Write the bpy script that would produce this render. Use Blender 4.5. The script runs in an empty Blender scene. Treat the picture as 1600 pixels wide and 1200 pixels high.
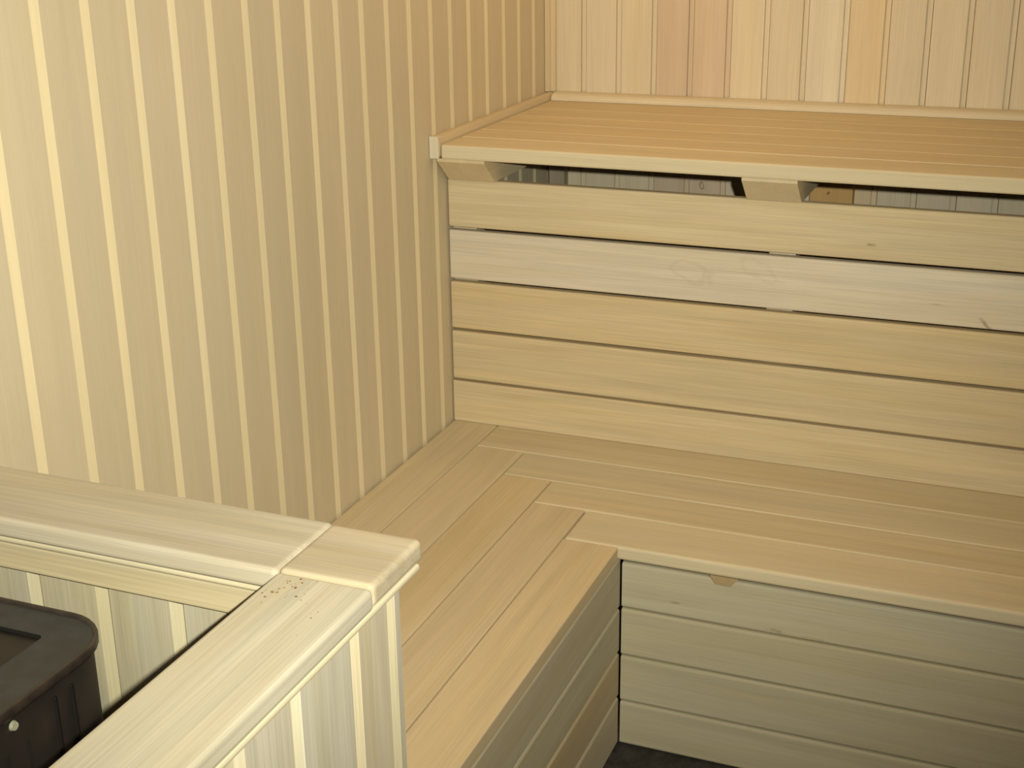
import bpy, bmesh, math, random
from mathutils import Matrix, Vector

sc = bpy.context.scene
C = sc.collection
random.seed(7)

# ------------------------------------------------------------------ camera
CAM = Vector((1.13737, -3.04187, 1.50793))
RIGHT = Vector((0.9278, 0.3727, -0.0133))
UP = Vector((-0.1153, 0.3206, 0.9402))
FWD = Vector((-0.3547, 0.8708, -0.3405))
cam_d = bpy.data.cameras.new('camera')
cam = bpy.data.objects.new('camera', cam_d)
C.objects.link(cam)
m = Matrix((RIGHT, UP, -FWD)).transposed().to_4x4()
m.translation = CAM
cam.matrix_world = m
cam_d.sensor_width = 36.0
cam_d.lens = 36.0 * 2127.9 / 1600.0
cam_d.clip_start = 0.02
sc.camera = cam

# ------------------------------------------------------------------ light
world = bpy.data.worlds.new('world')
sc.world = world
world.use_nodes = True
world.node_tree.nodes['Background'].inputs[0].default_value = (1, 0.9, 0.75, 1)
world.node_tree.nodes['Background'].inputs[1].default_value = 0.05


def point(name, loc, power, col, radius):
    d = bpy.data.lights.new(name, 'POINT')
    d.energy = power
    d.color = col
    d.shadow_soft_size = radius
    o = bpy.data.objects.new(name, d)
    o.location = loc
    C.objects.link(o)
    return o


# the flash sits on the camera body, up and to the right of the lens, and throws its light forward only
fl = bpy.data.lights.new('camera_flash', 'SPOT')
fl.energy = 178.0
fl.color = (1.0, 0.965, 0.755)
fl.shadow_soft_size = 0.012
fl.spot_size = math.radians(82)
fl.spot_blend = 1.0
flash = bpy.data.objects.new('camera_flash', fl)
C.objects.link(flash)
m = m @ Matrix.Rotation(math.radians(6), 4, 'Y') @ Matrix.Rotation(math.radians(7), 4, 'X')     # its reflector points a little up and left of the lens axis
m.translation = CAM + RIGHT * 0.09 + UP * 0.040
flash.matrix_world = m
# the sauna's own warm lamp, high in the far left corner
point('sauna_lamp', (0.34, -0.42, 1.98), 4.2, (1.0, 0.64, 0.28), 0.09)
# an added warm fill below the ceiling, to light the bench tops softly
point('ceiling_fill', (0.62, -0.98, 2.02), 4.2, (1.0, 0.70, 0.38), 0.10)

sc.view_settings.view_transform = 'Standard'
sc.view_settings.look = 'None'
sc.view_settings.gamma = 1.0
sc.view_settings.use_curve_mapping = False
sc.view_settings.exposure = -0.08


# ------------------------------------------------------------------ materials
def nodes(name):
    mt = bpy.data.materials.new(name)
    mt.use_nodes = True
    nt = mt.node_tree
    return mt, nt, nt.nodes['Principled BSDF']


def wood_material(name='pale_limewood', knots=(), fresh=None):
    """pale planed limewood: grain runs along each board's local X; the tint is the object's colour"""
    mt, nt, b = nodes(name)
    N, L = nt.nodes, nt.links
    tc = N.new('ShaderNodeTexCoord')
    oi = N.new('ShaderNodeObjectInfo')
    mul = N.new('ShaderNodeVectorMath'); mul.operation = 'SCALE'
    mul.inputs[0].default_value = (17.3, 31.7, 23.1)
    L.new(oi.outputs['Random'], mul.inputs['Scale'])
    add = N.new('ShaderNodeVectorMath'); add.operation = 'ADD'
    L.new(tc.outputs['Object'], add.inputs[0]); L.new(mul.outputs[0], add.inputs[1])

    def noise(sx, sy, scale, detail, dist=0.0):
        mp = N.new('ShaderNodeMapping')
        mp.inputs['Scale'].default_value = (sx, sy, sy)
        L.new(add.outputs[0], mp.inputs['Vector'])
        n = N.new('ShaderNodeTexNoise')
        n.inputs['Scale'].default_value = scale
        n.inputs['Detail'].default_value = detail
        n.inputs['Roughness'].default_value = 0.55
        n.inputs['Distortion'].default_value = dist
        L.new(mp.outputs[0], n.inputs['Vector'])
        return n.outputs['Fac']

    def ramp(fac, lo, hi, p0=0.3, p1=0.7):
        r = N.new('ShaderNodeMapRange')
        r.inputs['From Min'].default_value = p0; r.inputs['From Max'].default_value = p1
        r.inputs['To Min'].default_value = lo; r.inputs['To Max'].default_value = hi
        L.new(fac, r.inputs['Value'])
        return r.outputs[0]

    def mult(a, bb):
        x = N.new('ShaderNodeMath'); x.operation = 'MULTIPLY'
        L.new(a, x.inputs[0]); L.new(bb, x.inputs[1])
        return x.outputs[0]

    fine = noise(6.0, 420.0, 1.0, 3.0)
    streak = noise(1.3, 42.0, 1.0, 4.0, 0.6)
    broad = noise(1.1, 11.0, 1.0, 2.0, 1.2)
    val0 = mult(mult(ramp(fine, 0.935, 1.05), ramp(streak, 0.95, 1.04)), ramp(broad, 0.95, 1.035))
    # how strong the figure is differs from board to board: the object colour's alpha
    mx = N.new('ShaderNodeMath'); mx.operation = 'MULTIPLY_ADD'
    sub = N.new('ShaderNodeMath'); sub.operation = 'SUBTRACT'
    L.new(val0, sub.inputs[0]); sub.inputs[1].default_value = 1.0
    L.new(sub.outputs[0], mx.inputs[0]); L.new(oi.outputs['Alpha'], mx.inputs[1]); mx.inputs[2].default_value = 1.0
    val = mx.outputs[0]
    # growth tone: warmer heart streaks against paler sapwood
    warm = noise(0.9, 16.0, 1.0, 3.0, 1.6)
    mixw = N.new('ShaderNodeMix'); mixw.data_type = 'RGBA'; mixw.blend_type = 'MIX'
    L.new(mult(ramp(warm, 0.0, 0.8, 0.42, 0.74), oi.outputs['Alpha']), mixw.inputs['Factor'])
    mixw.inputs['A'].default_value = (1.02, 1.02, 1.04, 1)
    mixw.inputs['B'].default_value = (0.995, 0.965, 0.885, 1)
    col = N.new('ShaderNodeMix'); col.data_type = 'RGBA'; col.blend_type = 'MULTIPLY'
    col.inputs['Factor'].default_value = 1.0
    L.new(oi.outputs['Color'], col.inputs['A']); L.new(mixw.outputs['Result'], col.inputs['B'])
    sc_ = N.new('ShaderNodeVectorMath'); sc_.operation = 'SCALE'
    L.new(col.outputs['Result'], sc_.inputs[0]); L.new(val, sc_.inputs['Scale'])
    out = sc_.outputs[0]
    if fresh:
        fm = N.new('ShaderNodeVectorMath'); fm.operation = 'MULTIPLY'
        L.new(out, fm.inputs[0]); fm.inputs[1].default_value = fresh
        out = fm.outputs[0]
    for kx, ky, rx, ry, ang, dark, ring in knots:
        # a knot or resin streak: soft-edged ellipse at its own place on the board
        mp = N.new('ShaderNodeMapping'); mp.vector_type = 'TEXTURE'
        mp.inputs['Location'].default_value = (kx, ky, 0)
        mp.inputs['Rotation'].default_value = (0, 0, ang)
        mp.inputs['Scale'].default_value = (rx, ry, 1.0)
        L.new(tc.outputs['Object'], mp.inputs['Vector'])
        wob = N.new('ShaderNodeTexNoise'); wob.inputs['Scale'].default_value = 35.0 if ring else 140.0; wob.inputs['Detail'].default_value = 2.0
        L.new(tc.outputs['Object'], wob.inputs['Vector'])
        sep = N.new('ShaderNodeSeparateXYZ'); L.new(mp.outputs[0], sep.inputs[0])
        cmb = N.new('ShaderNodeCombineXYZ'); L.new(sep.outputs[0], cmb.inputs[0]); L.new(sep.outputs[1], cmb.inputs[1])
        ln = N.new('ShaderNodeVectorMath'); ln.operation = 'LENGTH'; L.new(cmb.outputs[0], ln.inputs[0])
        ad = N.new('ShaderNodeMath'); ad.operation = 'ADD'; L.new(ln.outputs['Value'], ad.inputs[0])
        wr_ = ramp(wob.outputs['Fac'], -0.35, 0.35); L.new(wr_, ad.inputs[1])
        if ring:
            d = N.new('ShaderNodeMath'); d.operation = 'SUBTRACT'; L.new(ad.outputs[0], d.inputs[0]); d.inputs[1].default_value = 0.8
            ab = N.new('ShaderNodeMath'); ab.operation = 'ABSOLUTE'; L.new(d.outputs[0], ab.inputs[0])
            fac = ramp(ab.outputs[0], dark, 0.0, 0.0, 0.32)
        else:
            fac = ramp(ad.outputs[0], dark, 0.0, 0.15, 1.0)
        mk = N.new('ShaderNodeMix'); mk.data_type = 'RGBA'
        L.new(fac, mk.inputs['Factor']); L.new(out, mk.inputs['A'])
        mk.inputs['B'].default_value = (0.20, 0.105, 0.035, 1)
        out = mk.outputs['Result']
    L.new(out, b.inputs['Base Color'])
    b.inputs['Roughness'].default_value = 0.62
    b.inputs['Specular IOR Level'].default_value = 0.25
    bump = N.new('ShaderNodeBump')
    bump.inputs['Strength'].default_value = 0.12
    bump.inputs['Distance'].default_value = 0.001
    L.new(fine, bump.inputs['Height'])
    L.new(bump.outputs[0], b.inputs['Normal'])
    return mt


def speckle_material(name, base, vary, rough, metal=0.0, scale=40.0, rust=None):
    mt, nt, b = nodes(name)
    N, L = nt.nodes, nt.links
    tc = N.new('ShaderNodeTexCoord')
    n = N.new('ShaderNodeTexNoise')
    n.inputs['Scale'].default_value = scale; n.inputs['Detail'].default_value = 5.0
    L.new(tc.outputs['Object'], n.inputs['Vector'])
    r = N.new('ShaderNodeValToRGB')
    r.color_ramp.elements[0].position = 0.32; r.color_ramp.elements[1].position = 0.7
    r.color_ramp.elements[0].color = (*[c * (1 - vary) for c in base], 1)
    r.color_ramp.elements[1].color = (*(rust or [c * (1 + vary) for c in base]), 1)
    L.new(n.outputs['Fac'], r.inputs['Fac'])
    L.new(r.outputs['Color'], b.inputs['Base Color'])
    b.inputs['Roughness'].default_value = rough
    b.inputs['Metallic'].default_value = metal
    bump = N.new('ShaderNodeBump'); bump.inputs['Strength'].default_value = 0.15
    bump.inputs['Distance'].default_value = 0.001
    L.new(n.outputs['Fac'], bump.inputs['Height']); L.new(bump.outputs[0], b.inputs['Normal'])
    return mt


WOOD = wood_material()
# the tongues and eased edges of the lining were never heat-darkened: the same wood, paler and yellower
FRESH = wood_material('pale_limewood_fresh', (), (1.15, 1.13, 1.03))
FLOOR = speckle_material('dark_floor', (0.030, 0.027, 0.027), 0.45, 0.7, scale=60)
SIDE = speckle_material('blackened_steel', (0.0075, 0.0065, 0.0065), 0.35, 0.5, 0.0, 30, rust=(0.015, 0.010, 0.009))
PLATE = speckle_material('grey_black_plate', (0.021, 0.025, 0.030), 0.3, 0.42, 0.0, 55)
RIM = speckle_material('worn_rim', (0.030, 0.024, 0.021), 0.3, 0.4, 0.0, 70, rust=(0.042, 0.030, 0.025))
SLOT = speckle_material('opening_shade', (0.006, 0.006, 0.006), 0.3, 0.8)  # black painted in for the shade inside the heater's opening and slits
NUT = speckle_material('plated_nut', (0.55, 0.55, 0.42), 0.15, 0.35, 0.35, 90)
SPECK = speckle_material('brown_specks', (0.25, 0.12, 0.045), 0.4, 0.7, scale=300)
KNOT = speckle_material('resin_knot', (0.30, 0.20, 0.095), 0.35, 0.6, scale=160)
STONE = speckle_material('grey_stone', (0.16, 0.16, 0.15), 0.4, 0.85, scale=50)

# ------------------------------------------------------------------ object helpers
AX = {'x': Vector((1, 0, 0)), 'y': Vector((0, 1, 0)), 'z': Vector((0, 0, 1)),
      '-x': Vector((-1, 0, 0)), '-y': Vector((0, -1, 0)), '-z': Vector((0, 0, -1))}
CACHE = {}
FIG = 1.0        # figure strength of the boards being built


def thing(name, label, cat, loc, group=None):
    o = bpy.data.objects.new(name, None)
    o.empty_display_size = 0.1
    C.objects.link(o)
    o.location = loc
    o['label'] = label; o['category'] = cat
    if group: o['group'] = group
    return o


def link(name, me, M, parent=None, color=None, mat=WOOD):
    if not me.materials: me.materials.append(mat)
    o = bpy.data.objects.new(name, me)
    C.objects.link(o)
    if parent is not None:
        o.parent = parent
        W, p = Matrix.Identity(4), parent
        while p is not None:
            W = p.matrix_basis @ W
            p = p.parent
        M = W.inverted() @ M
    o.location = M.to_translation()
    o.rotation_euler = M.to_euler()
    if color: o.color = (*color, FIG)
    return o


def frame(lx, lz, origin):
    """local X -> lx, local Z -> lz"""
    x, z = AX[lx], AX[lz]
    y = z.cross(x)
    M = Matrix((x, y, z)).transposed().to_4x4()
    M.translation = origin
    return M


def box_mesh(L, W, T, bev, seg=2, ends=True):
    k = (round(L, 4), round(W, 4), round(T, 4), bev, seg, ends)
    if k in CACHE: return CACHE[k]
    bm = bmesh.new()
    bmesh.ops.create_cube(bm, size=1.0)
    for v in bm.verts: v.co = Vector((v.co.x * L, v.co.y * W, v.co.z * T))
    if bev > 0:
        es = [e for e in bm.edges if ends or abs((e.verts[0].co - e.verts[1].co).x) > 1e-6]
        bmesh.ops.bevel(bm, geom=es, offset=bev, segments=seg, profile=0.5, affect='EDGES')
    me = bpy.data.meshes.new('board')
    bm.to_mesh(me); bm.free()
    for p in me.polygons: p.use_smooth = False
    CACHE[k] = me
    return me


def board(name, lo, hi, along, parent, color, bev=0.003, seg=2, ends=True, mat=WOOD):
    """a bevelled board between two corners, its grain along one axis ('x','y','z')"""
    lo, hi = Vector(lo), Vector(hi)
    d = hi - lo
    c = (lo + hi) / 2
    i = 'xyz'.index(along)
    rest = [j for j in range(3) if j != i]
    # thinnest remaining axis is local Z
    t = min(rest, key=lambda j: d[j]); w = [j for j in rest if j != t][0]
    me = box_mesh(d[i], d[w], d[t], bev, seg, ends)
    if mat is not WOOD:
        me = me.copy(); me.materials.clear()
    return link(name, me, frame(along, 'xyz'[t], c), parent, color, mat)


def prof_mesh(pts, L, lining=False):
    """closed profile (y,z) extruded along local X, centred"""
    k = ('prof', tuple(pts), round(L, 4), lining)
    if k in CACHE: return CACHE[k]
    n = len(pts)
    vs = [(-L / 2, y, z) for y, z in pts] + [(L / 2, y, z) for y, z in pts]
    fs = [tuple(range(n - 1, -1, -1)), tuple(range(n, 2 * n))]
    fs += [(i, (i + 1) % n, n + (i + 1) % n, n + i) for i in range(n)]
    me = bpy.data.meshes.new('profile')
    me.from_pydata(vs, [], fs)
    bm = bmesh.new(); bm.from_mesh(me)
    bmesh.ops.recalc_face_normals(bm, faces=bm.faces)
    bm.to_mesh(me); bm.free()
    if lining:
        me.materials.append(WOOD); me.materials.append(FRESH)
        T = min(z for y, z in pts)
        for i, p in enumerate(me.polygons):
            if i >= 2:
                z = (pts[i - 2][1] + pts[(i - 1) % n][1]) / 2
                p.material_index = 1 if T * 0.6 < z < -0.00002 else 0
    CACHE[k] = me
    return me


def lining_profile(w, kind, flip=False):
    """cladding board of width w (local Y 0..w), face at z=0, tongue recessed"""
    T = -0.0145
    if kind == 'soft':   # long eased edge toward the viewer, then the tongue
        p = [(0.0004, T), (0.0004, -0.0056), (0.0050, -0.0042), (0.0110, -0.0018), (0.0146, -0.0004), (0.0152, 0.0),
             (w - 0.0022, 0.0), (w - 0.0012, -0.0010), (w - 0.0010, -0.0054), (w - 0.0002, -0.0054), (w - 0.0002, T)]
    else:                # flat tongue between two crisp edges
        p = [(0.0009, T), (0.0009, -0.0010), (0.0018, 0.0),
             (w - 0.0128, 0.0), (w - 0.0118, -0.0010), (w - 0.0117, -0.0065), (w - 0.0106, -0.0065), (w - 0.0102, -0.0036), (w - 0.0004, -0.0036), (w - 0.0004, T)]
    if flip: p = [(w - y, z) for y, z in reversed(p)]
    return tuple((round(a - w / 2, 5), round(b, 5)) for a, b in p)


def structure(name, lo, hi, color, mat=WOOD, bev=0.0):
    lo, hi = Vector(lo), Vector(hi)
    d = hi - lo
    me = box_mesh(d.x, d.y, d.z, bev).copy()
    me.materials.clear()
    o = link(name, me, Matrix.Translation((lo + hi) / 2), None, color, mat)
    o['kind'] = 'structure'
    return o


def add_knots(o, marks):
    """marks: (world point, half-length along the grain, half-width, tilt, darkness, ring)"""
    off = Vector((0, 0, 0)); p = o.parent
    while p is not None:
        off += p.location; p = p.parent
    M = Matrix.Translation(off + o.location) @ o.rotation_euler.to_matrix().to_4x4()
    inv = M.inverted()
    ks = []
    for w, rx, ry, ang, dark, ring in marks:
        q = inv @ Vector(w)
        ks.append((q.x, q.y, rx, ry, ang, dark, ring))
    o.data = o.data.copy()
    km = wood_material('knotty_limewood', ks)
    if len(o.data.materials) > 1:
        o.data.materials[0] = km
    else:
        o.data.materials.clear(); o.data.materials.append(km)


def tint(base, spread=0.05, warm=0.04):
    v = 1 + random.uniform(-spread, spread)
    h = random.uniform(-warm, warm)
    return (base[0] * v * (1 + h * 0.25), base[1] * v, base[2] * v * (1 - h))


LIME = (0.640, 0.570, 0.435)      # pale limewood
PALE = (0.665, 0.617, 0.510)      # the whitest boards
TAN = (0.630, 0.525, 0.355)       # honey boards
PINK = (0.600, 0.492, 0.380)      # rosy boards
GREY = (0.590, 0.549, 0.458)      # slightly weathered
DARKER = (0.30, 0.25, 0.17)

Z0, ZC = 0.045, 2.12              # floor and ceiling
XR, YF = 2.35, -3.75              # right and near walls

# ------------------------------------------------------------------ the room
structure('floor', (-0.03, YF - 0.03, Z0 - 0.05), (XR + 0.03, 0.03, Z0), (1, 1, 1), FLOOR)
wl = structure('wall_left', (-0.035, YF, Z0), (-0.016, 0.0, ZC), DARKER)
wb = structure('wall_back', (-0.035, 0.016, Z0), (XR, 0.035, ZC), DARKER)
wr = structure('wall_right', (XR + 0.016, YF, Z0), (XR + 0.035, 0.03, ZC), DARKER)
wf = structure('wall_front', (-0.035, YF - 0.035, Z0), (XR + 0.03, YF - 0.016, ZC), DARKER)
structure('ceiling', (-0.035, YF - 0.035, ZC), (XR + 0.035, 0.035, ZC + 0.03), LIME)

FIG = 0.45
# left wall: vertical lining boards, seams where the photograph has them
G = [-1.8103, -1.7193, -1.629, -1.538, -1.4502, -1.3632, -1.2699, -1.1822, -1.0895, -0.9984, -0.910, -0.816, -0.7262,
     -0.6341, -0.5454, -0.4549, -0.3644, -0.2689, -0.1817, -0.0917]
G = [G[0] - 0.0907 * k for k in range(21, 0, -1)] + G + [-0.003]
HW = ZC - Z0
for a, b in zip(G[:-1], G[1:]):
    # the visible strip is centred about 3 mm past the joint
    y0, y1 = a - 0.0065, b - 0.0065
    # local X up, local Z = +x (into the room) -> local Y = Z cross X = x cross z = -y, so mirror the profile
    me = prof_mesh(lining_profile(y1 - y0, 'soft', flip=True), HW, True)
    link('plank', me, frame('z', 'x', Vector((0, (y0 + y1) / 2, Z0 + HW / 2))), wl, tint((0.615, 0.535, 0.395), 0.03, 0.02))

FIG = 0.9
# back wall
B = [0.082, 0.1661, 0.2498, 0.3345, 0.4201, 0.504, 0.5874, 0.6736, 0.7589, 0.8434, 0.9265, 1.0124]
BC = [LIME, LIME, LIME, PINK, PINK, LIME, LIME, PALE, TAN, LIME, LIME, LIME, LIME]
B = [0.002] + [x + 0.0120 for x in B]
while B[-1] < XR - 0.09:
    B.append(B[-1] + 0.085); BC.append(LIME)
B.append(XR)
for k, (a, b) in enumerate(zip(B[:-1], B[1:])):
    # local X up, local Z = -y -> local Y = (-y) x z = -x
    me = prof_mesh(lining_profile(b - a, 'crisp', flip=True), HW)
    pk = link('plank', me, frame('z', '-y', Vector(((a + b) / 2, 0, Z0 + HW / 2))), wb, tint([c * q for c, q in zip(BC[min(k, len(BC) - 1)], (1.09, 1.08, 1.10))], 0.03, 0.02))
    if a < 0.375 < b: add_knots(pk, [((0.378, 0, 0.863), 0.011, 0.006, 0.2, 0.7, True)])

# right and near walls, lined the same way
n = 41
for k in range(n):
    a = YF + (0 - YF) * k / n; b = YF + (0 - YF) * (k + 1) / n
    me = prof_mesh(lining_profile(round(b - a, 4), 'soft'), HW, True)
    link('plank', me, frame('z', '-x', Vector((XR, (a + b) / 2, Z0 + HW / 2))), wr, tint(LIME, 0.03, 0.02))
n = 26
for k in range(n):
    a = XR * k / n; b = XR * (k + 1) / n
    me = prof_mesh(lining_profile(round(b - a, 4), 'soft'), HW, True)
    link('plank', me, frame('z', 'y', Vector(((a + b) / 2, YF, Z0 + HW / 2))), wf, tint(LIME, 0.03, 0.02))

# trims: corner bead of the two walls, skirting strips round the upper bench
def bead(name, pts, L, M, color):
    o = link(name, prof_mesh(tuple(pts), L), M, None, color)
    o['kind'] = 'structure'
    return o

arc = lambda r, a0, a1, n=6, cx=0, cy=0: [(round(cx + r * math.cos(a0 + (a1 - a0) * i / n), 5),
                                           round(cy + r * math.sin(a0 + (a1 - a0) * i / n), 5)) for i in range(n + 1)]

H2, H2b = 1.0490, 1.0215
# vertical corner trim: two-lobed bead seen from the room as two narrow strips
cp = [(0.0, 0.0), (0.0, 0.021), (0.006, 0.0205), (0.010, 0.016), (0.0115, 0.0115), (0.016, 0.010), (0.0205, 0.006), (0.021, 0.0)]
# local Y -> world: X up, Z=-y: Y=-x ; so mirror
bead('trim_1', [(-y - 0.0015, z + 0.0015) for y, z in cp], ZC - 1.066, frame('z', '-y', Vector((0, 0, (ZC + 1.066) / 2))), TAN)
# left skirting: rounded bar on the wall, its pale end showing at the bench front
lp = [(-0.022, 0.0), (0.018, 0.0), (0.022, 0.004), (0.022, 0.012), (0.018, 0.0185), (0.010, 0.021), (-0.014, 0.021), (-0.020, 0.017), (-0.022, 0.010)]
t2 = link('trim_2', prof_mesh(tuple(lp), 0.650), frame('y', 'x', Vector((0.0008, -0.331, 1.0425))), None, TAN)
t2['kind'] = 'structure'
e = board('end_cap', (0.001, -0.6605, 1.0215), (0.0205, -0.657, 1.0645), 'z', t2, (0.68, 0.63, 0.52), 0.0015)
e['label'] = 'pale bare end of the wall strip'
# rear skirting: shallow sloping strip lying in the angle of bench and back wall
rp = [(-0.0005, 0.0), (-0.0005, 0.044), (0.0045, 0.0445), (0.0075, 0.0425), (0.0125, 0.036), (0.0150, 0.026), (0.0155, 0.0)]
# local X = x, local Z = -y -> local Y = (-y) x (x) = z
bead('trim_3', [(y, z) for y, z in rp], XR - 0.026, frame('x', '-y', Vector(((XR + 0.026) / 2 - 0.0012, -0.001, H2 + 0.0012))), (0.70, 0.63, 0.49))

# ------------------------------------------------------------------ upper bench
ub = thing('upper_bench', 'high slatted sauna bench of six long slats against the back wall',
           'bench', (1.18, -0.33, Z0))
S = [-0.657, -0.556, -0.463, -0.360, -0.270, -0.166, -0.004]
UC = [TAN, TAN, TAN, TAN, TAN, TAN]
for k, (a, b) in enumerate(zip(S[:-1], S[1:])):
    g = 0.0012
    board('slat', (0.024, a + (g if k else 0), H2b), (XR - 0.004, b - g, H2), 'x', ub, tint((0.640, 0.543, 0.377) if k else (0.655, 0.580, 0.430), 0.025), 0.0040 if k == 0 else 0.0016, 3)


def bearer(lo, hi, slant, parent, color, name='bearer'):
    """joist along y whose near end is cut on a slant: top reaches lo.y, bottom stops short"""
    L = hi[1] - lo[1]; h = hi[2] - lo[2]; w = hi[0] - lo[0]
    pr = [(-L / 2, h / 2), (-L / 2, h / 2 - 0.006), (-L / 2 + slant, -h / 2), (L / 2, -h / 2), (L / 2, h / 2)]
    me = bpy.data.meshes.new('bearer')
    vs = [(y, s * w / 2, z) for s in (-1, 1) for y, z in pr]
    n = len(pr)
    me.from_pydata(vs, [], [tuple(range(n)), tuple(range(2 * n - 1, n - 1, -1))] + [(i, n + i, n + (i + 1) % n, (i + 1) % n) for i in range(n)])
    bm = bmesh.new(); bm.from_mesh(me); bmesh.ops.recalc_face_normals(bm, faces=bm.faces); bm.to_mesh(me); bm.free()
    return link(name, me, frame('y', 'z', Vector(((lo[0] + hi[0]) / 2, (lo[1] + hi[1]) / 2, (lo[2] + hi[2]) / 2))), parent, color)


BX = [(0.012, 0.112), (0.612, 0.712), (1.212, 1.312), (1.812, 1.912)]
for x0, x1 in BX:
    bearer((x0, -0.650, 0.9705), (x1, -0.034, H2b - 0.0005), 0.052, ub, tint((0.66, 0.56, 0.39), 0.02))
# rear posts on the wall that carry the bearers
for k, (x0, x1) in enumerate([(0.014, 0.052), (0.630, 0.724), (1.230, 1.324), (1.830, 1.924)]):
    pk = board('rear_post', (x0, -0.033, Z0), (x1, -0.0015, H2b - 0.001), 'z', ub, (0.640, 0.410, 0.170) if k else (0.36, 0.31, 0.24), 0.002)
    if k == 1: add_knots(pk, [((0.671, -0.033, 0.872), 0.006, 0.004, 0.2, 0.9, False)])

FIG = 1.5
# ------------------------------------------------------------------ slatted back (skirt of the upper bench)
br = thing('slatted_backrest', 'five wide horizontal boards with dark gaps between the lower and upper bench',
           'backrest', (1.18, -0.57, 0.45))
ZZ = [(0.8711, 0.9688), (0.7626, 0.8644), (0.6562, 0.7562), (0.5449, 0.6504), (0.4503, 0.5402)]
BRC = [(0.640, 0.537, 0.365), (0.665, 0.600, 0.500), (0.625, 0.512, 0.332), (0.630, 0.522, 0.345), (0.640, 0.535, 0.365)]
brd = []
for (a, b), c in zip(ZZ, BRC):
    brd.append(board('backrest_board', (0.003, -0.5857, a), (XR - 0.004, -0.5637, b), 'x', br, c, 0.004 if a > 0.46 else 0.0016, 3))
for x0, x1 in [(0.003, 0.055), (0.651, 0.701), (1.251, 1.301), (1.851, 1.901)]:
    board('stud', (x0, -0.5635, Z0 + 0.001), (x1, -0.520, 0.9695), 'z', br, tint(LIME, 0.02), 0.002)


FIG = 1.15
# ------------------------------------------------------------------ lower bench (L-shaped)
H1, H1b, X1, Y1 = 0.450, 0.4245, 0.5125, -1.034
lb = thing('lower_bench', 'L-shaped lower slatted bench with boarded fronts down to the dark floor',
           'bench', (0.6, -1.0, Z0))
SX = [0.003, 0.1021, 0.2073, 0.3081, 0.4111, X1]
SY = [-0.5640, -0.6985, -0.8119, -0.9135, Y1]
YE = -1.952
LC = [(0.635, 0.543, 0.383), (0.640, 0.543, 0.383), (0.620, 0.512, 0.342), (0.635, 0.528, 0.360), (0.640, 0.522, 0.348)]
g = 0.0009
slats = []
for k in range(5):
    top = SY[k] if k < 4 else Y1
    if k == 0: top = -0.5640
    slats.append(board('side_slat', (SX[k] + g, YE, H1b), (SX[k + 1] - g, top - g, H1), 'y', lb, LC[k], 0.0022, 2))
RC = [(0.630, 0.538, 0.377), (0.640, 0.554, 0.400), (0.620, 0.528, 0.365), (0.645, 0.559, 0.406)]
for k in range(4):
    board('slat', (SX[k + 1] + g, SY[k + 1] + g, H1b), (XR - 0.004, SY[k] - g, H1), 'x', lb, RC[k], 0.0055 if k == 3 else 0.0030, 3)
# boarded fronts
FZ = [(0.3255, 0.4125), (0.2305, 0.3225), (0.1365, 0.2275), (Z0 + 0.001, 0.1335)]
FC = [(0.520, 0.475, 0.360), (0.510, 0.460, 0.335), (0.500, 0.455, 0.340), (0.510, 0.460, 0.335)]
fr = []
for (a, b), c in zip(FZ, FC):
    fr.append(board('front_board', (0.5142, -1.0180, a), (XR - 0.004, -1.0000, b), 'x', lb, c, 0.0052, 3, ends=False))
board('front_backing', (0.5142, -0.9995, Z0 + 0.001), (XR - 0.004, -0.9895, 0.4100), 'x', lb, (0.36, 0.27, 0.15), 0.0)
SZ = [(0.325, 0.4225), (0.236, 0.3215), (0.145, 0.2325), (Z0 + 0.001, 0.1415)]
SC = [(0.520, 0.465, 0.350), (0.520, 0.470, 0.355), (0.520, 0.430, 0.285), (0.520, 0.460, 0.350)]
for (a, b), c in zip(SZ, SC):
    board('side_front_board', (0.493, YE, a), (0.5110, -1.0188, b), 'y', lb, c, 0.0040, 2, ends=False)
board('side_front_backing', (0.482, YE, Z0 + 0.001), (0.4925, -1.0188, 0.4215), 'y', lb, (0.42, 0.35, 0.22), 0.0)
for x0, x1 in [(0.672, 0.719), (1.272, 1.319), (1.872, 1.919)]:
    w = (x1 - x0) / 2
    o = link('bearer_end', prof_mesh(((-w, 0.0), (-w, -0.0015), (-w + 0.0105, -0.0150), (w - 0.0105, -0.0150), (w, -0.0015), (w, 0.0)), 0.0125),
             frame('y', 'z', Vector(((x0 + x1) / 2, -1.0247, H1b - 0.0004))), lb, (0.44, 0.33, 0.19))
    o['label'] = 'brown bearer end under the bench edge'

# marks in the wood the photograph shows
add_knots(brd[0], [((0.840, -0.5858, 0.900), 0.012, 0.0035, 0, 0.55, False)])
add_knots(brd[1], [((1.047, -0.5858, 0.772), 0.017, 0.0050, 0.75, 0.55, False),
                   ((0.960, -0.5858, 0.800), 0.012, 0.0022, 0.0, 0.35, False),
                   ((0.505, -0.5858, 0.822), 0.042, 0.024, 0.25, 0.10, True),
                   ((0.640, -0.5858, 0.835), 0.050, 0.016, 0.5, 0.07, True)])
add_knots(fr[0], [((0.783, -1.018, 0.334), 0.020, 0.0045, 0.0, 0.40, False),
                  ((0.610, -1.018, 0.353), 0.011, 0.0030, 0.0, 0.45, False),
                  ((0.850, -1.018, 0.331), 0.035, 0.0030, 0.0, 0.22, False)])
add_knots(slats[2], [((0.335, -0.83, 0.45), 0.012, 0.006, 0.0, 0.25, False)])

FIG = 1.6
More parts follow.
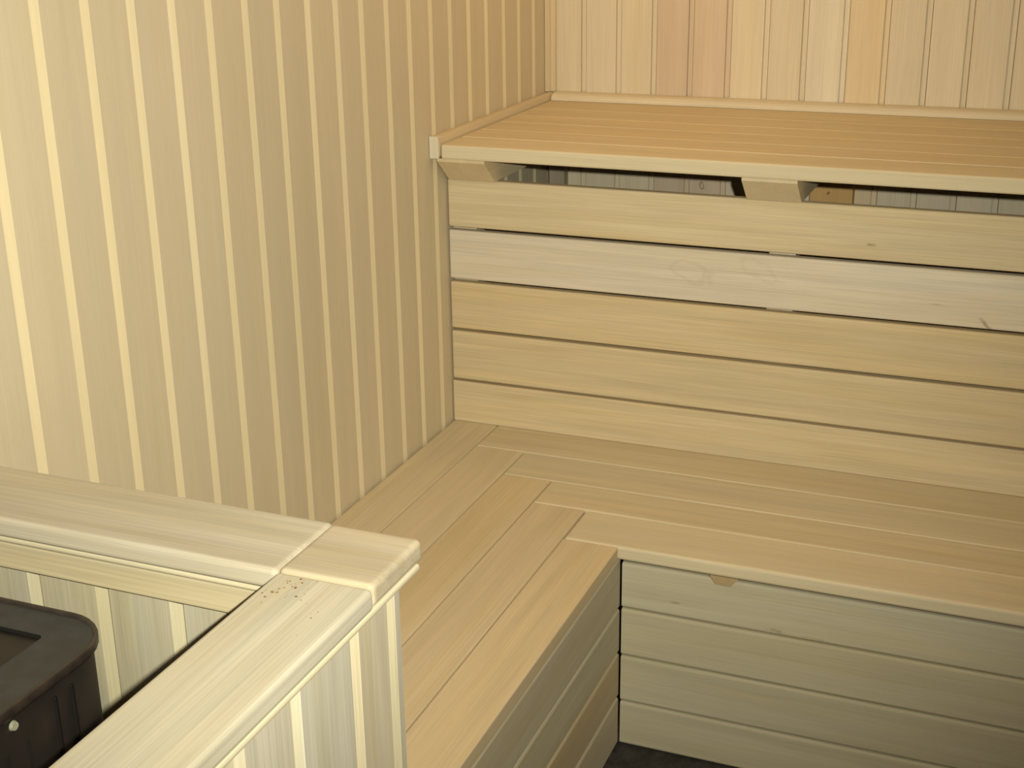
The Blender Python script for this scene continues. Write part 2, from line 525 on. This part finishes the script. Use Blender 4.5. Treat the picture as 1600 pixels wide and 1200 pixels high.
# ------------------------------------------------------------------ heater guard rail
gr = thing('heater_guard_rail', 'boarded guard wall with broad rounded cap turning a corner around the black heater',
           'railing', (0.53, -2.0, Z0))
RT = 0.900
capA = board('cap_board', (0.0035, -2.049, RT - 0.023), (0.4863, -1.935, RT), 'x', gr, (0.550, 0.502, 0.412), 0.0055, 4)
blk = board('corner_block', (0.4872, -2.0475, RT - 0.023), (0.5895, -1.940, RT + 0.0012), 'x', gr, (0.525, 0.458, 0.352), 0.006, 4)
capB = board('cap_board', (0.4885, -2.86, RT - 0.023), (0.5910, -2.0485, RT), 'y', gr, (0.560, 0.522, 0.428), 0.0055, 4)
# moulding right under the cap, stepped and rounded
board('cap_moulding', (0.4945, -2.86, RT - 0.0315), (0.5895, -1.946, RT - 0.0232), 'y', gr, (0.630, 0.570, 0.429), 0.0035, 3)
board('cap_moulding', (0.0035, -2.044, RT - 0.0315), (0.494, -1.941, RT - 0.0250), 'x', gr, (0.620, 0.559, 0.406), 0.003, 3)
# rail board under the cap on the heater side
board('rail_board', (0.0035, -2.0415, 0.8365), (0.503, -2.0305, 0.8668), 'x', gr, (0.600, 0.522, 0.360), 0.0015)
# core frame hidden by the boards
board('frame_rail', (0.0035, -2.0140, Z0 + 0.001), (0.5540, -1.9710, RT - 0.033), 'x', gr, LIME, 0.0)
board('frame_rail', (0.5200, -2.86, Z0 + 0.001), (0.5550, -2.0145, RT - 0.033), 'y', gr, LIME, 0.0)
hp = (RT - 0.032) - Z0 - 0.001
zc = Z0 + 0.001 + hp / 2
# heater-side boards of the far wing (face -y)
GA = [-0.003 + 0.0035, 0.0850, 0.1760, 0.2650, 0.3580, 0.4480, 0.5030]
for k, (a, b) in enumerate(zip(GA[:-1], GA[1:])):
    me = prof_mesh(lining_profile(round(b - a, 4), 'soft'), hp, True)
    # frame('z','-y'): local Y = -x ; profile eased edge on the left of the joint
    link('lining_board', me, frame('z', '-y', Vector(((a + b) / 2, -2.0300 + 0.0, zc))), gr, tint((0.520, 0.485, 0.385), 0.03))
# bench-side boards of the far wing (face +y)
for k in range(6):
    a, b = 0.004 + k * 0.0915, 0.004 + (k + 1) * 0.0915
    me = prof_mesh(lining_profile(round(b - a, 4), 'soft'), hp, True)
    link('lining_board', me, frame('z', 'y', Vector(((a + b) / 2, -1.9560, zc))), gr, tint(LIME, 0.03))
# room-side boards of the near wing (face +x)
GB = [-2.86] + [-2.169 - 0.0905 * k for k in range(7, -1, -1)] + [-2.060, -1.9840, -1.9556]
GBc = [LIME] * 7 + [GREY, (0.615, 0.585, 0.499), (0.620, 0.554, 0.429), (0.575, 0.538, 0.452)]
for k, (a, b) in enumerate(zip(GB[:-1], GB[1:])):
    me = prof_mesh(lining_profile(round(b - a, 4), 'soft', flip=True), hp, True)
    link('lining_board', me, frame('z', 'x', Vector((0.5700, (a + b) / 2, zc))), gr, GBc[k])
# heater-side boards of the near wing (face -x)
for k in range(9):
    a, b = -2.86 + k * 0.0910, -2.86 + (k + 1) * 0.0910
    me = prof_mesh(lining_profile(round(b - a, 4), 'soft'), hp, True)
    link('lining_board', me, frame('z', '-x', Vector((0.5050, (a + b) / 2, zc))), gr, tint(LIME, 0.03))

# brown spatter on the cap, too fine to count
bm = bmesh.new()
rnd = random.Random(11)
for i in range(40):
    if i < 30:
        t = rnd.random()
        x = 0.4935 + abs(rnd.gauss(0, 0.014)) + 0.018 * t; y = -2.098 + 0.036 * t + rnd.gauss(0, 0.007)
    else:
        x = rnd.uniform(0.497, 0.570); y = rnd.uniform(-2.15, -2.057)
    y = min(y, -2.0565)
    r = rnd.choice([0.0006, 0.0008, 0.0011, 0.0015]) * (1.0 if i < 30 else 0.6)
    mm = Matrix.Translation((x, y, RT + 0.0001)) @ Matrix.Diagonal((r, r * rnd.uniform(0.7, 1.5), 0.0003, 1))
    bmesh.ops.create_icosphere(bm, subdivisions=1, radius=1.0, matrix=mm)
me = bpy.data.meshes.new('specks'); bm.to_mesh(me); bm.free()
o = link('brown_specks', me, Matrix.Identity(4), capB, None, SPECK)
o['kind'] = 'stuff'; o['label'] = 'rust-brown specks spattered on the cap'

# ------------------------------------------------------------------ sauna heater
ht = thing('sauna_heater', 'black steel sauna heater with rounded corner behind the boarded guard wall', 'heater', (0.19, -2.34, Z0))


def rounded_rect(x0, x1, y0, y1, r, n=8):
    pts = []
    for cx, cy, a0 in ((x1 - r, y1 - r, 0), (x0 + r, y1 - r, 90), (x0 + r, y0 + r, 180), (x1 - r, y0 + r, 270)):
        for i in range(n + 1):
            a = math.radians(a0 + 90 * i / n)
            pts.append((cx + r * math.cos(a), cy + r * math.sin(a)))
    return pts


def loft(name, rings, parent, mat, cap_top=True, cap_bot=True, smooth=True):
    vs, fs = [], []
    n = len(rings[0][0])
    for pts, z in rings: vs += [(x, y, z) for x, y in pts]
    for k in range(len(rings) - 1):
        for i in range(n):
            j = (i + 1) % n
            fs.append((k * n + i, k * n + j, (k + 1) * n + j, (k + 1) * n + i))
    if cap_bot: fs.append(tuple(range(n - 1, -1, -1)))
    if cap_top: fs.append(tuple(range((len(rings) - 1) * n, len(rings) * n)))
    me = bpy.data.meshes.new(name)
    me.from_pydata(vs, [], fs)
    for p in me.polygons: p.use_smooth = smooth and len(p.vertices) == 4
    return link(name, me, Matrix.Identity(4), parent, None, mat)


hx0, hx1, hy0, hy1 = 0.045, 0.3470, -2.560, -2.1080
R_ = lambda d: rounded_rect(hx0 + d, hx1 - d, hy0 + d, hy1 - d, 0.058 - d)
body = loft('casing', [(R_(0.006), Z0 + 0.06), (R_(0.006), 0.838)], ht, SIDE)
# rolled rim
loft('rim', [(R_(0.006), 0.835), (R_(0.001), 0.836), (R_(0.0), 0.838), (R_(0.0), 0.8450), (R_(0.001), 0.8468), (R_(0.0035), 0.8470), (R_(0.0050), 0.8440)],
     ht, RIM, cap_top=False, cap_bot=False)
# top plate with a rectangular opening for the stones and a shallow tray below it
ox0, ox1, oy0, oy1 = 0.085, 0.2860, -2.500, -2.1500
outer = R_(0.0048)
inner = rounded_rect(ox0, ox1, oy0, oy1, 0.006)
loft('top_plate', [(outer, 0.8440), (inner, 0.8425)], ht, PLATE, cap_top=False, cap_bot=False, smooth=False)
loft('opening_edge', [(inner, 0.8425), (rounded_rect(ox0 - 0.001, ox1 + 0.001, oy0 - 0.001, oy1 + 0.001, 0.006), 0.8260)], ht, SLOT, cap_top=False, cap_bot=False, smooth=False)
loft('stone_tray', [(rounded_rect(ox0 - 0.002, ox1 + 0.002, oy0 - 0.002, oy1 + 0.002, 0.006), 0.8210),
                    (rounded_rect(ox0 - 0.002, ox1 + 0.002, oy0 - 0.002, oy1 + 0.002, 0.006), 0.8270)], ht, PLATE)
# ribs pressed into the sides
for k in range(10):
    y = -2.2440 - k * 0.0270
    board('slit', (hx1 - 0.0064, y - 0.0014, Z0 + 0.30), (hx1 - 0.0055, y + 0.0014, 0.800), 'z', ht, None, 0.0, mat=SLOT)  # thin black strip, its colour standing in for a slit's inner shade
for y in (-2.183, -2.206):
    board('rib', (hx1 - 0.0065, y - 0.0022, Z0 + 0.09), (hx1 - 0.0035, y + 0.0022, 0.822), 'z', ht, None, 0.0012, mat=SIDE)
for k in range(5):
    x = hx0 + 0.072 + k * 0.040
    board('rib', (x - 0.006, hy1 - 0.0062, Z0 + 0.09), (x + 0.006, hy1 - 0.0030, 0.795), 'z', ht, None, 0.0015, mat=SIDE)
for sx in (hx0 + 0.04, hx1 - 0.04):
    for sy in (hy0 + 0.05, hy1 - 0.05):
        board('foot', (sx - 0.014, sy - 0.014, Z0), (sx + 0.014, sy + 0.014, Z0 + 0.062), 'z', ht, None, 0.003, mat=SIDE)


def nut(centre, axis, r=0.0052, t=0.004):
    bm = bmesh.new()
    bmesh.ops.create_cone(bm, cap_ends=True, segments=16, radius1=r, radius2=r * 0.75, depth=t)
    me = bpy.data.meshes.new('nut'); bm.to_mesh(me); bm.free()
    lx = 'z' if axis != 'z' else 'x'
    o = link('domed_screw', me, frame(lx, axis, Vector(centre)), ht, None, NUT)
    o['label'] = 'pale plated screw head'
    return o


nut((hx1 - 0.005, -2.2600, 0.8245), 'x')
nut((hx1 - 0.005, -2.4100, 0.8245), 'x')
nut((0.2530, -2.1770, 0.8288), 'z', 0.006)
